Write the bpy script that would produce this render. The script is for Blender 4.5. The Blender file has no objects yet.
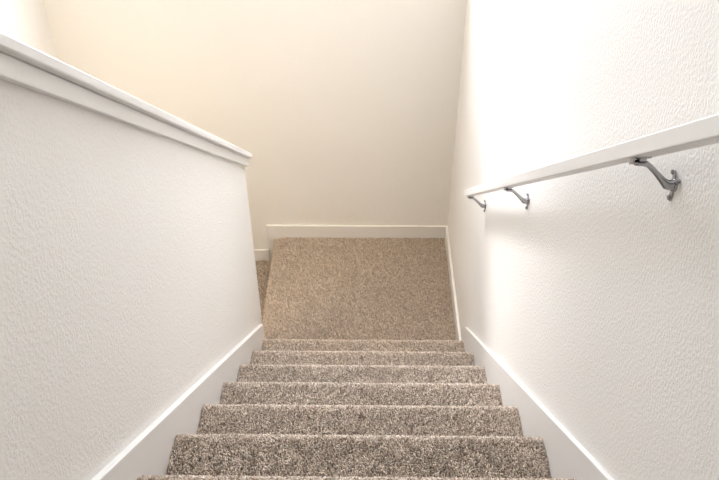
import bpy, bmesh, math
import numpy as np
from mathutils import Vector, Matrix
C = bpy.context.scene.collection
rng = np.random.default_rng(7)

# ------------------------------------------------------------------ measures (metres)
W = .86            # clear width between the skirt boards
RISE, RUN = .188, .2412
S = RISE / RUN
XR = .4417         # right wall face
XL = -.4457        # stair side of the pony wall
XPB = XL - .115    # far side of the pony wall
YF = .9412         # back wall face
YP = .1074         # end of the pony wall
XN = -.486         # left nosing of the landing
XW = -1.4012       # left wall face
NST = 9            # steps above the landing
HALL_Z = NST * RISE
HALL_Y = -(NST - 1) * RUN
YB = -4.6          # wall behind the camera
CEIL = HALL_Z + 2.42
LOW = -.163        # lower landing level
BOT = -1.9

# ------------------------------------------------------------------ materials
def new_mat(name):
    m = bpy.data.materials.new(name); m.use_nodes = True
    nt = m.node_tree; b = nt.nodes['Principled BSDF']
    return m, nt, b

def paint(name, col, rough=.6, bump=0.0, scale=90., dist=.004, spec=.3):
    m, nt, b = new_mat(name)
    b.inputs['Base Color'].default_value = (*col, 1)
    b.inputs['Roughness'].default_value = rough
    b.inputs['Specular IOR Level'].default_value = spec
    if bump:
        tc = nt.nodes.new('ShaderNodeTexCoord')
        n1 = nt.nodes.new('ShaderNodeTexNoise'); n1.inputs['Scale'].default_value = scale
        n1.inputs['Detail'].default_value = 2.5; n1.inputs['Roughness'].default_value = .5
        n2 = nt.nodes.new('ShaderNodeTexNoise'); n2.inputs['Scale'].default_value = scale * .35
        n2.inputs['Detail'].default_value = 1.5
        r = nt.nodes.new('ShaderNodeMapRange')
        r.inputs['From Min'].default_value = .38; r.inputs['From Max'].default_value = .66
        r.interpolation_type = 'SMOOTHSTEP'
        ad = nt.nodes.new('ShaderNodeMath'); ad.operation = 'MULTIPLY_ADD'
        ad.inputs[1].default_value = .35
        bp = nt.nodes.new('ShaderNodeBump'); bp.inputs['Strength'].default_value = bump
        bp.inputs['Distance'].default_value = dist
        L = nt.links
        L.new(tc.outputs['Object'], n1.inputs['Vector']); L.new(tc.outputs['Object'], n2.inputs['Vector'])
        L.new(n1.outputs['Fac'], r.inputs['Value'])
        L.new(n2.outputs['Fac'], ad.inputs[0]); L.new(r.outputs['Result'], ad.inputs[2])
        L.new(ad.outputs[0], bp.inputs['Height']); L.new(bp.outputs['Normal'], b.inputs['Normal'])
    return m

M_WALL = paint('wall_paint', (.80, .785, .755), .75, .42, 165., .0010)
M_CEIL = paint('ceiling_paint', (.82, .80, .76), .8, .3, 80., .003)
M_TRIM = paint('trim_paint', (.76, .752, .735), .38, 0, spec=.4)
M_FRAME = paint('window_frame_vinyl', (.85, .85, .84), .35)

def metal(name, col, rough):
    m, nt, b = new_mat(name)
    b.inputs['Base Color'].default_value = (*col, 1)
    b.inputs['Metallic'].default_value = 1; b.inputs['Roughness'].default_value = rough
    return m
M_NICKEL = metal('satin_chrome', (.40, .40, .41), .22)
M_SCREW = metal('dark_screw', (.25, .25, .26), .4)

def carpet_mat():
    m, nt, b = new_mat('carpet_yarn')
    g = nt.nodes.new('ShaderNodeNewGeometry')
    cr = nt.nodes.new('ShaderNodeValToRGB')
    e = cr.color_ramp.elements
    e[0].position = 0; e[0].color = (.46, .367, .293, 1)
    e[1].position = 1; e[1].color = (1, .92, .815, 1)
    x = e.new(.28); x.color = (.70, .588, .49, 1)
    x = e.new(.65); x.color = (.88, .768, .66, 1)
    nt.links.new(g.outputs['Random Per Island'], cr.inputs['Fac'])
    nt.links.new(cr.outputs['Color'], b.inputs['Base Color'])
    b.inputs['Roughness'].default_value = .9
    b.inputs['Specular IOR Level'].default_value = .1
    tr = nt.nodes.new('ShaderNodeBsdfTranslucent'); mx = nt.nodes.new('ShaderNodeMixShader'); mx.inputs[0].default_value = .38
    nt.links.new(cr.outputs['Color'], tr.inputs['Color'])
    nt.links.new(b.outputs[0], mx.inputs[1]); nt.links.new(tr.outputs[0], mx.inputs[2])
    nt.links.new(mx.outputs[0], nt.nodes['Material Output'].inputs['Surface'])
    b.inputs['Sheen Weight'].default_value = .25
    b.inputs['Sheen Roughness'].default_value = .5
    return m
M_PILE = carpet_mat()
M_BACKING = paint('carpet_backing', (.24, .18, .14), .95)

def glass():
    m = bpy.data.materials.new('window_glass'); m.use_nodes = True
    nt = m.node_tree; nt.nodes.clear()
    o = nt.nodes.new('ShaderNodeOutputMaterial'); mx = nt.nodes.new('ShaderNodeMixShader')
    t = nt.nodes.new('ShaderNodeBsdfTransparent'); gl = nt.nodes.new('ShaderNodeBsdfGlossy')
    gl.inputs['Roughness'].default_value = .02
    mx.inputs[0].default_value = .06
    nt.links.new(t.outputs[0], mx.inputs[1]); nt.links.new(gl.outputs[0], mx.inputs[2]); nt.links.new(mx.outputs[0], o.inputs[0])
    return m
M_GLASS = glass()

# ------------------------------------------------------------------ helpers
def obj(name, bm, mat, parent=None, bevel=0, smooth=False):
    me = bpy.data.meshes.new(name)
    bmesh.ops.recalc_face_normals(bm, faces=bm.faces)
    bm.to_mesh(me); bm.free()
    me.materials.append(mat)
    o = bpy.data.objects.new(name, me); C.objects.link(o)
    if parent: o.parent = parent
    if smooth:
        for p in me.polygons: p.use_smooth = True
    if bevel:
        md = o.modifiers.new('bevel', 'BEVEL'); md.width = bevel; md.segments = 3
        md.limit_method = 'ANGLE'; md.angle_limit = math.radians(40)
    return o

def box(bm, a, b):
    vs = [bm.verts.new((x, y, z)) for x in (a[0], b[0]) for y in (a[1], b[1]) for z in (a[2], b[2])]
    for f in ((0, 1, 3, 2), (4, 6, 7, 5), (0, 4, 5, 1), (2, 3, 7, 6), (0, 2, 6, 4), (1, 5, 7, 3)):
        bm.faces.new([vs[i] for i in f])

def prism(bm, pts, x0, x1):
    """outline in (y, z) extruded from x0 to x1"""
    a = [bm.verts.new((x0, y, z)) for y, z in pts]
    b = [bm.verts.new((x1, y, z)) for y, z in pts]
    n = len(pts)
    bm.faces.new(a); bm.faces.new(b[::-1])
    for i in range(n):
        bm.faces.new((a[i], a[(i + 1) % n], b[(i + 1) % n], b[i]))

def struct(name, bm, mat, bevel=0):
    o = obj(name, bm, mat, None, bevel); o['kind'] = 'structure'; return o

def thing(name, label, cat, loc=(0, 0, 0), group=None):
    o = bpy.data.objects.new(name, None); C.objects.link(o)
    o.location = loc; o['label'] = label; o['category'] = cat
    o.empty_display_size = .1
    if group: o['group'] = group
    return o

# ------------------------------------------------------------------ room shell
WX0, WX1, WZ0, WZ1 = -.78, .36, 1.70, 3.15      # window in the back wall
T = .14
bm = bmesh.new()                                   # back wall with its window opening
box(bm, (XW - T, YF, BOT), (XR + T, YF + T, WZ0))
box(bm, (XW - T, YF, WZ1), (XR + T, YF + T, CEIL))
box(bm, (XW - T, YF, WZ0), (WX0, YF + T, WZ1))
box(bm, (WX1, YF, WZ0), (XR + T, YF + T, WZ1))
struct('wall_back', bm, M_WALL)
bm = bmesh.new(); box(bm, (XR, YB, BOT), (XR + T, YF, CEIL)); struct('wall_right', bm, M_WALL)
bm = bmesh.new(); box(bm, (XW - T, YB, BOT), (XW, YF, CEIL)); struct('wall_left', bm, M_WALL)
HX0, HX1, HZ0, HZ1 = -.55, -.05, HALL_Z + 1.6, HALL_Z + 2.1   # unseen window added behind the camera for fill light
bm = bmesh.new()
box(bm, (XW - T, YB - T, BOT), (XR + T, YB, HZ0)); box(bm, (XW - T, YB - T, HZ1), (XR + T, YB, CEIL))
box(bm, (XW - T, YB - T, HZ0), (HX0, YB, HZ1)); box(bm, (HX1, YB - T, HZ0), (XR + T, YB, HZ1))
struct('wall_front', bm, M_WALL)
bm = bmesh.new(); box(bm, (XW - T, YB - T, CEIL), (XR + T, YF + T, CEIL + .1)); struct('ceiling', bm, M_CEIL)

# hall floor (carpeted slab) behind the top step
bm = bmesh.new(); box(bm, (XW, YB, HALL_Z - .25), (XR, HALL_Y - RUN, HALL_Z - .004)); struct('floor', bm, M_BACKING)
# lower flight out of sight behind the pony wall, going down toward the camera side
bm = bmesh.new()
pts = [(-.02, LOW - .004)]
y, z = -.02, LOW
for i in range(7):
    z -= RISE; pts.append((y, z)); y -= RUN; pts.append((y, z))
pts += [(y, z - .15), (-.02, z - .15)]
prism(bm, pts, XW, XPB); struct('floor_lower', bm, M_BACKING)

bm = bmesh.new(); box(bm, (XW - T, YB - T, BOT - .1), (XR + T, YF + T, BOT)); struct('floor_base', bm, M_BACKING)
# pony wall between the flights
CAPS = (2.244 - 1.045) / (-.107 - 1.49)            # slope of the cap (negative)
def capz(y): return 1.040 + CAPS * (y - .107)      # underside of the cap
YG = HALL_Y - .02                                  # where the pony wall meets the guard wall
bm = bmesh.new()
prism(bm, [(YG, BOT), (YP, BOT), (YP, capz(YP) + .001), (YG, capz(YG) + .001)], XPB, XL)
struct('wall_pony', bm, M_WALL, .004)
bm = bmesh.new()                                   # guard wall across the stairwell at the hall edge
box(bm, (XW, YG - .12, BOT), (XL, YG, capz(YG))); struct('wall_guard', bm, M_WALL)
# cap board
bm = bmesh.new()
prism(bm, [(YG, capz(YG)), (YP + .016, capz(YP + .016)), (YP + .016, capz(YP + .016) + .022), (YG, capz(YG) + .022)], XPB - .03, -.416)
struct('trim_1', bm, M_TRIM, .003)
# apron below the cap, wrapping the end
bm = bmesh.new()
AH = .037
def ap(y0, y1, x0, x1):
    prism(bm, [(y0, capz(y0) - AH), (y1, capz(y1) - AH), (y1, capz(y1) - .0005), (y0, capz(y0) - .0005)], x0, x1)
ap(YG, YP, XL, -.4305)
ap(YG, YP, XPB - .012, XPB)
ap(YP, YP + .011, XPB - .012, -.4305)
struct('trim_2', bm, M_TRIM, .002)
bm = bmesh.new(); box(bm, (XW, YG - .15, capz(YG)), (XPB - .03, YG + .02, capz(YG) + .026)); struct('trim_3', bm, M_TRIM, .003)

# skirt boards beside the stairs: top edge parallel to the nosings
SK = .265
def skirt(name, x0, x1, yend):
    bm = bmesh.new()
    ytop = HALL_Y - RUN
    zb = -.02 if x0 > 0 else -.02
    prism(bm, [(ytop, SK - S * ytop), (yend, SK - S * yend), (yend, zb), (-.03, zb), (ytop, SK - S * ytop - .62)], x0, x1)
    return struct(name, bm, M_TRIM, .0018)
skirt('baseboard_right', W / 2, XR, .0)
skirt('baseboard_left', XL, -W / 2, .035)
# landing baseboards
BBH = .075
bm = bmesh.new(); box(bm, (.4300, .0, -.02), (XR, YF - .013, BBH)); struct('baseboard_landing', bm, M_TRIM, .0018)
bm = bmesh.new()
box(bm, (-.522, YF - .013, -.02), (XR, YF, BBH)); struct('baseboard_back', bm, M_TRIM, .0018)
bm = bmesh.new(); box(bm, (XW, YF - .013, LOW - .02), (-.522, YF, LOW + .068)); struct('baseboard_lower', bm, M_TRIM, .0018)
bm = bmesh.new(); box(bm, (XW, -.02, LOW - .02), (XW + .013, YF - .013, LOW + .068)); struct('baseboard_stairwell', bm, M_TRIM, .0018)

# windows
def window(name, x0, x1, z0, z1, y0, y1, mull):
    bm = bmesh.new(); f = .045
    ym, yn = (y0 + y1) / 2 - .03, (y0 + y1) / 2 + .03
    box(bm, (x0, ym, z0), (x0 + f, yn, z1)); box(bm, (x1 - f, ym, z0), (x1, yn, z1))
    box(bm, (x0 + f, ym, z0), (x1 - f, yn, z0 + f)); box(bm, (x0 + f, ym, z1 - f), (x1 - f, yn, z1))
    if mull: box(bm, ((x0 + x1) / 2 - .02, ym, z0 + f), ((x0 + x1) / 2 + .02, yn, z1 - f))
    w = struct(name, bm, M_FRAME)
    bm = bmesh.new(); box(bm, (x0 + f, (ym + yn) / 2 - .002, z0 + f), (x1 - f, (ym + yn) / 2 + .002, z1 - f))
    obj('window_pane', bm, M_GLASS, w)
    return w
window('window_1', WX0, WX1, WZ0, WZ1, YF + .02, YF + T, True)
window('window_fill', HX0, HX1, HZ0, HZ1, YB - T, YB - .02, True)  # added opening that lets fill daylight in from behind the camera

# ------------------------------------------------------------------ carpet pile
def tufts(P, N, h=.0095, r=.0022, lean=.35, seed=0, patch=1.):
    """short twisted yarn tufts standing on points P along normals N, one mesh"""
    g = np.random.default_rng(seed)
    n = len(P)
    # smooth clumps of lean direction
    K = patch * g.normal(size=(10, 3)) * np.array([[22], [22], [30], [30], [45], [45], [60], [60], [90], [110]])
    ph = g.uniform(0, 6.28, 10)
    ang = sum(np.sin(P @ K[i] + ph[i]) for i in range(10)) * 1.5 + g.normal(size=n) * .7
    a = np.where(np.abs(N[:, :1]) > .9, np.array([[0, 1., 0]]), np.array([[1., 0, 0]]))
    U = np.cross(N, a); U /= np.linalg.norm(U, axis=1)[:, None]
    V = np.cross(N, U)
    L = (np.cos(ang)[:, None] * U + np.sin(ang)[:, None] * V) * (lean * g.uniform(.3, 1.3, n))[:, None]
    hh = (h * g.uniform(.72, 1.15, n))[:, None]
    rr = (r * g.uniform(.75, 1.25, n))[:, None]
    t0 = g.uniform(0, 6.28, n)
    V0 = np.empty((n, 7, 3))
    for j in range(3):
        t = t0 + j * 2.0944
        d = np.cos(t)[:, None] * U + np.sin(t)[:, None] * V
        V0[:, j] = P + d * rr * .8
        t = t + 1.0
        d = np.cos(t)[:, None] * U + np.sin(t)[:, None] * V
        V0[:, 3 + j] = P + N * hh * .72 + L * hh * .6 + d * rr * 1.15
    V0[:, 6] = P + N * hh + L * hh
    fb = np.array([0, 1, 4, 3, 1, 2, 5, 4, 2, 0, 3, 5, 3, 4, 6, 4, 5, 6, 5, 3, 6])
    loops = (fb[None, :] + (np.arange(n) * 7)[:, None]).ravel()
    ls = np.array([0, 4, 8, 12, 15, 18]); lt = np.array([4, 4, 4, 3, 3, 3])
    me = bpy.data.meshes.new('carpet_pile')
    me.vertices.add(n * 7); me.vertices.foreach_set('co', V0.ravel().astype(np.float32))
    me.loops.add(n * 21); me.loops.foreach_set('vertex_index', loops.astype(np.int32))
    me.polygons.add(n * 6)
    me.polygons.foreach_set('loop_start', (ls[None, :] + (np.arange(n) * 21)[:, None]).ravel().astype(np.int32))
    me.update(calc_edges=True); me.validate()
    me.materials.append(M_PILE)
    return me

def grid_points(w, h, d):
    nx, ny = max(1, int(w / d)), max(1, int(h / d))
    gx, gy = np.meshgrid((np.arange(nx) + .5) / nx * w, (np.arange(ny) + .5) / ny * h)
    j = rng.uniform(-.5, .5, (2, nx * ny)) * d
    return gx.ravel() + j[0], gy.ravel() + j[1]

def along(profile, s):
    """point and outward normal at arc length s of a polyline [(u, v)] whose outside is on its left"""
    pr = np.array(profile); seg = np.diff(pr, axis=0); ln = np.linalg.norm(seg, axis=1)
    cum = np.r_[0, np.cumsum(ln)]
    i = np.clip(np.searchsorted(cum, s, 'right') - 1, 0, len(ln) - 1)
    t = ((s - cum[i]) / ln[i])[:, None]
    p = pr[i] + seg[i] * t
    nn = np.stack([-seg[:, 1], seg[:, 0]], 1) / ln[:, None]
    vn = np.vstack([nn[:1], nn[:-1] + nn[1:], nn[-1:]])
    n = vn[i] * (1 - t) + vn[i + 1] * t
    return p, n / np.linalg.norm(n, axis=1)[:, None], cum[-1]

PH = .008                                           # pile height over the base
R = .027
def nosing(sgn_len):
    """tread from the back, round the nosing, down the riser; outside on the left"""
    pts = [(-sgn_len, -PH), (-R - PH, -PH)]
    for k in range(1, 9):
        a = math.radians(90 - k * 180 / 8)
        pts.append((-R - PH + R * math.cos(a), -PH - R + R * math.sin(a)))
    pts += [(-R - PH - .006, -PH - 2 * R - .004), (-R - PH - .010, -RISE - PH)]
    return pts
SP = nosing(RUN + .03)

def step_pile(seed):
    s_tot = along(SP, np.array([0.]))[2]
    ww = W - .004
    gx, gs = grid_points(ww, s_tot - .002, .0034)
    keep = (gs < RUN + .12) | (rng.uniform(size=len(gs)) < .45)
    gx, gs = gx[keep], gs[keep]
    p, n, _ = along(SP, np.clip(gs, 0, s_tot - .001))
    P = np.stack([gx - ww / 2, p[:, 0], p[:, 1]], 1); N = np.stack([np.zeros(len(gx)), n[:, 0], n[:, 1]], 1)
    # side tufts bulge a little at the cut edges
    return tufts(P, N, seed=seed)

def step_base():
    bm = bmesh.new()
    prism(bm, [(a, b) for a, b in SP] + [(-RUN - .03, -RISE - PH)], -W / 2 + .0015, W / 2 - .0015)
    return bm

stair = thing('staircase', 'flight of stairs in speckled taupe carpet between two white skirt boards', 'stairs', (0, 0, 0))
piles = [step_pile(s) for s in (1, 2, 3)]
base0 = obj('step', step_base(), M_BACKING, stair)
pile0 = bpy.data.objects.new('carpet_pile', piles[0]); C.objects.link(pile0); pile0.parent = base0
pile0['kind'] = 'stuff'
DY, DZ = .005, .010
base0.location = (0, DY, RISE + DZ)
for k in range(1, NST):
    s = base0.copy(); C.objects.link(s); s.parent = stair; s.location = (0, -k * RUN + DY, (k + 1) * RISE + DZ)
    c = pile0.copy(); c.data = piles[k % 3]; C.objects.link(c); c.parent = s
    if (k // 3) % 2: c.scale = (-1, 1, 1)

# landing: body, then pile that rolls over the left edge
YN = -.006
land = thing('stair_landing', 'wide brown carpeted landing at the foot of the stairs, against the back wall', 'landing', (0, 0, 0))
LP = nosing(.4347 - XN)                              # profile in (-x, z), nosing at XN
bm = bmesh.new()
pr = [(XN - u, v) for u, v in LP] + [(.4297, -RISE - PH)]
a = [bm.verts.new((x, YP + .002, z)) for x, z in pr]; b = [bm.verts.new((x, YF - .0135, z)) for x, z in pr]
bm.faces.new(a); bm.faces.new(b[::-1])
for i in range(len(pr)):
    bm.faces.new((a[i], a[(i + 1) % len(pr)], b[(i + 1) % len(pr)], b[i]))
box(bm, (-W / 2 + .001, YN, -RISE - PH), (.4297, YP + .002, -PH))
lb = obj('platform', bm, M_BACKING, land)
s_tot = along(LP, np.array([0.]))[2]
gy, gs = grid_points(YF - .014 - YP, s_tot - .002, .0032)
p, n, _ = along(LP, np.clip(gs, 0, s_tot - .001))
P1 = np.stack([XN - p[:, 0], gy + YP, p[:, 1]], 1); N1 = np.stack([-n[:, 0], 0 * gy, n[:, 1]], 1)
gx, gy = grid_points(.4297 + W / 2, YP - YN, .0032)
P2 = np.stack([gx - W / 2, gy + YN, 0 * gx - PH], 1); N2 = np.stack([0 * gx, 0 * gx, 0 * gx + 1], 1)
me = tufts(np.vstack([P1, P2]), np.vstack([N1, N2]), seed=11, lean=.3, patch=.6, r=.0019)
o = bpy.data.objects.new('carpet_pile', me); C.objects.link(o); o.parent = lb; o['kind'] = 'stuff'

low = thing('stair_landing', 'dark sliver of lower carpeted landing between the pony wall and the raised landing', 'landing', (0, 0, 0))
bm = bmesh.new(); box(bm, (XW + .013, -.02, LOW - .2), (XN - R - 2 * PH + .03, YF - .0135, LOW - PH))
lw = obj('platform', bm, M_BACKING, low)
gx, gy = grid_points(.42, YF - .015 - YP, .0042)
P = np.stack([XN - .42 + gx, gy + YP, 0 * gx + LOW - PH], 1); N = np.stack([0 * gx, 0 * gx, 0 * gx + 1], 1)
me = tufts(P, N, seed=12, lean=.6, r=.0023)
o = bpy.data.objects.new('carpet_pile', me); C.objects.link(o); o.parent = lw; o['kind'] = 'stuff'

# ------------------------------------------------------------------ handrail
RX0, RX1 = .370, .402
RS = -.768; RZ0 = .9448
def rz(y): return RZ0 + RS * y
rail_t = thing('handrail', 'slim white painted handrail on three chrome brackets along the bright textured wall', 'handrail', (0, 0, 0))
bm = bmesh.new()
y0, y1 = -2.05, -.030
nrm = Vector((-RS, 1)).normalized()                 # (y, z) normal of the rail
th = .0235
prism(bm, [(y0, rz(y0)), (y1, rz(y1)), (y1 + nrm.x * th, rz(y1) + nrm.y * th), (y0 + nrm.x * th, rz(y0) + nrm.y * th)], RX0, RX1)
rl = obj('rail', bm, M_TRIM, rail_t, .0022)

def sweep(bm, path, ws, hs, seg=12):
    """elliptic tube along a path in the xz plane, half widths ws (y) and hs (in plane)"""
    pv = [Vector((p[0], 0, p[1])) for p in path]; rings = []
    for i, p in enumerate(pv):
        t = (pv[min(i + 1, len(pv) - 1)] - pv[max(i - 1, 0)]).normalized()
        u = Vector((0, 1, 0)); v = t.cross(u)
        rings.append([bm.verts.new(p + u * ws[i] * math.cos(2 * math.pi * k / seg) + v * hs[i] * math.sin(2 * math.pi * k / seg)) for k in range(seg)])
    for a, b in zip(rings, rings[1:]):
        for k in range(seg): bm.faces.new((a[k], a[(k + 1) % seg], b[(k + 1) % seg], b[k]))
    bm.faces.new(rings[0][::-1]); bm.faces.new(rings[-1])

def disc_x(bm, c, r, x0, x1, seg=20, ry=None):
    ry = ry or r
    a = [bm.verts.new((x0, c[0] + ry * math.cos(2 * math.pi * k / seg), c[1] + r * math.sin(2 * math.pi * k / seg))) for k in range(seg)]
    b = [bm.verts.new((x1, c[0] + ry * .88 * math.cos(2 * math.pi * k / seg), c[1] + r * .95 * math.sin(2 * math.pi * k / seg))) for k in range(seg)]
    for k in range(seg): bm.faces.new((a[k], a[(k + 1) % seg], b[(k + 1) % seg], b[k]))
    bm.faces.new(a[::-1]); bm.faces.new(b)

def plate_bm():
    """three-eared wall plate: two ears up, one long tail down, lying on the wall (x = 0, facing -x)"""
    out = []
    for k in range(72):
        a = 2 * math.pi * k / 72
        r = .0095
        for ea, er in ((math.radians(52), .021), (math.radians(128), .021), (math.radians(270), .028)):
            d = abs((a - ea + math.pi) % (2 * math.pi) - math.pi)
            r = max(r, er * math.exp(-(d / .36) ** 2.4))
        out.append((r * math.cos(a), r * math.sin(a)))
    bm = bmesh.new()
    A = [bm.verts.new((0, y, z)) for y, z in out]; B = [bm.verts.new((-.0035, y * .93, z * .95)) for y, z in out]
    bm.faces.new(A[::-1]); bm.faces.new(B)
    for k in range(72): bm.faces.new((A[k], A[(k + 1) % 72], B[(k + 1) % 72], B[k]))
    return bm

def make_bracket():
    """origin on the wall at the plate centre; the rail underside is .045 above it"""
    root = bpy.data.objects.new('bracket', None)
    bm = bmesh.new()
    # arm leaves the plate, runs diagonally up and turns level below the rail
    path = [(0, 0), (-.006, .0), (-.013, .001), (-.020, .008), (-.032, .021), (-.041, .030), (-.047, .0345), (-.054, .036), (-.064, .0365)]
    sweep(bm, path, [.008, .0074, .0066, .0056, .0046, .0046, .0052, .006, .006], [.009, .0082, .0070, .0050, .0040, .0040, .0038, .0036, .003])
    arm = obj('bracket', bm, M_NICKEL, rail_t, 0, True)
    pl = obj('mounting_plate', plate_bm(), M_NICKEL, arm, .0008)
    for c in ((.0110, .0142), (-.0110, .0142), (0, -.0210)):
        bm = bmesh.new()
        disc_x(bm, c, .0036, -.0034, -.0056, 14)
        obj('screw', bm, M_SCREW, arm)
    # saddle: curved strap hooked under the rail, with a slot behind its front lip
    bm = bmesh.new()
    def slab(x0, x1, z0, z1, hw): box(bm, (x0, -hw, z0), (x1, hw, z1))
    slab(-.066, -.046, .0425, .0449, .010)
    slab(-.069, -.066, .034, .0449, .006)
    slab(-.066, -.061, .034, .036, .006)
    slab(-.060, -.051, .038, .0428, .006)
    # align the strap with the slope of the rail
    for v in bm.verts: v.co.z += RS * v.co.y
    obj('saddle', bm, M_NICKEL, arm, .0008)
    return arm
br0 = make_bracket()
for i, yb in enumerate((-1.463, -.680, -.080)):
    if i == 0: b = br0
    else:
        b = br0.copy(); C.objects.link(b); b.parent = rail_t
        for ch in br0.children:
            c = ch.copy(); C.objects.link(c); c.parent = b
    b.location = (XR, yb, rz(yb) - .045)

# ------------------------------------------------------------------ light
world = bpy.data.worlds.new('sky'); bpy.context.scene.world = world; world.use_nodes = True
bg = world.node_tree.nodes['Background']
bg.inputs['Color'].default_value = (.925, .965, 1.06, 1)
bg.inputs['Strength'].default_value = 31.0
def portal(loc, rot, sx, sz):
    l = bpy.data.lights.new('portal', 'AREA'); l.shape = 'RECTANGLE'; l.size = sx; l.size_y = sz
    l.cycles.is_portal = True
    o = bpy.data.objects.new('portal', l); C.objects.link(o); o.location = loc; o.rotation_euler = rot
portal(((WX0 + WX1) / 2, YF + T + .02, (WZ0 + WZ1) / 2), (-math.pi / 2, 0, 0), WX1 - WX0, WZ1 - WZ0)
portal(((HX0 + HX1) / 2, YB - T - .02, (HZ0 + HZ1) / 2), (math.pi / 2, 0, 0), HX1 - HX0, HZ1 - HZ0)

sl = bpy.data.lights.new('sun', 'SUN'); sl.energy = 6; sl.angle = math.radians(12); sl.color = (1, .99, 1)
so = bpy.data.objects.new('sun', sl); C.objects.link(so)
so.rotation_euler = Vector((math.tan(math.radians(31)), -1, -.75)).to_track_quat('-Z', 'Y').to_euler()
wl = bpy.data.lights.new('stairwell_sconce', 'POINT'); wl.energy = 21; wl.color = (1, .75, .43); wl.shadow_soft_size = .12
wo = bpy.data.objects.new('stairwell_sconce', wl); C.objects.link(wo); wo.location = (-1.0, -.28, 1.02)
dl = bpy.data.lights.new('landing_warm_fill', 'SPOT'); dl.energy = 185; dl.color = (1, .73, .34); dl.shadow_soft_size = .05  # added warm fill spot above the landing, unseen and without a fixture
dl.spot_size = math.radians(34); dl.spot_blend = 1
do = bpy.data.objects.new('landing_warm_fill', dl); C.objects.link(do); do.location = (-.12, .48, CEIL - .02)
# ------------------------------------------------------------------ camera
f, pitch, yaw, roll = 785.0, math.radians(39.0601), math.radians(-.8147), math.radians(.2361)
F = Vector((math.sin(yaw) * math.cos(pitch), math.cos(yaw) * math.cos(pitch), -math.sin(pitch)))
Rr = Vector((math.cos(yaw), -math.sin(yaw), 0)); D = F.cross(Rr)
R2 = Rr * math.cos(roll) + D * math.sin(roll); D2 = -Rr * math.sin(roll) + D * math.cos(roll)
cam = bpy.data.cameras.new('camera'); co = bpy.data.objects.new('camera', cam); C.objects.link(co)
m3 = Matrix((R2, -D2, -F)).transposed()
co.matrix_world = Matrix.Translation((.02, -2.3529, 2.6457)) @ m3.to_4x4()
cam.sensor_width = 36; cam.lens = f / 719 * 36; cam.clip_start = .02
sc = bpy.context.scene
sc.camera = co
vs = sc.view_settings
vs.view_transform = 'Standard'; vs.look = 'None'; vs.gamma = 1; vs.exposure = -.62
sc.cycles.max_bounces = 14; sc.cycles.diffuse_bounces = 10
sc.cycles.use_denoising = True
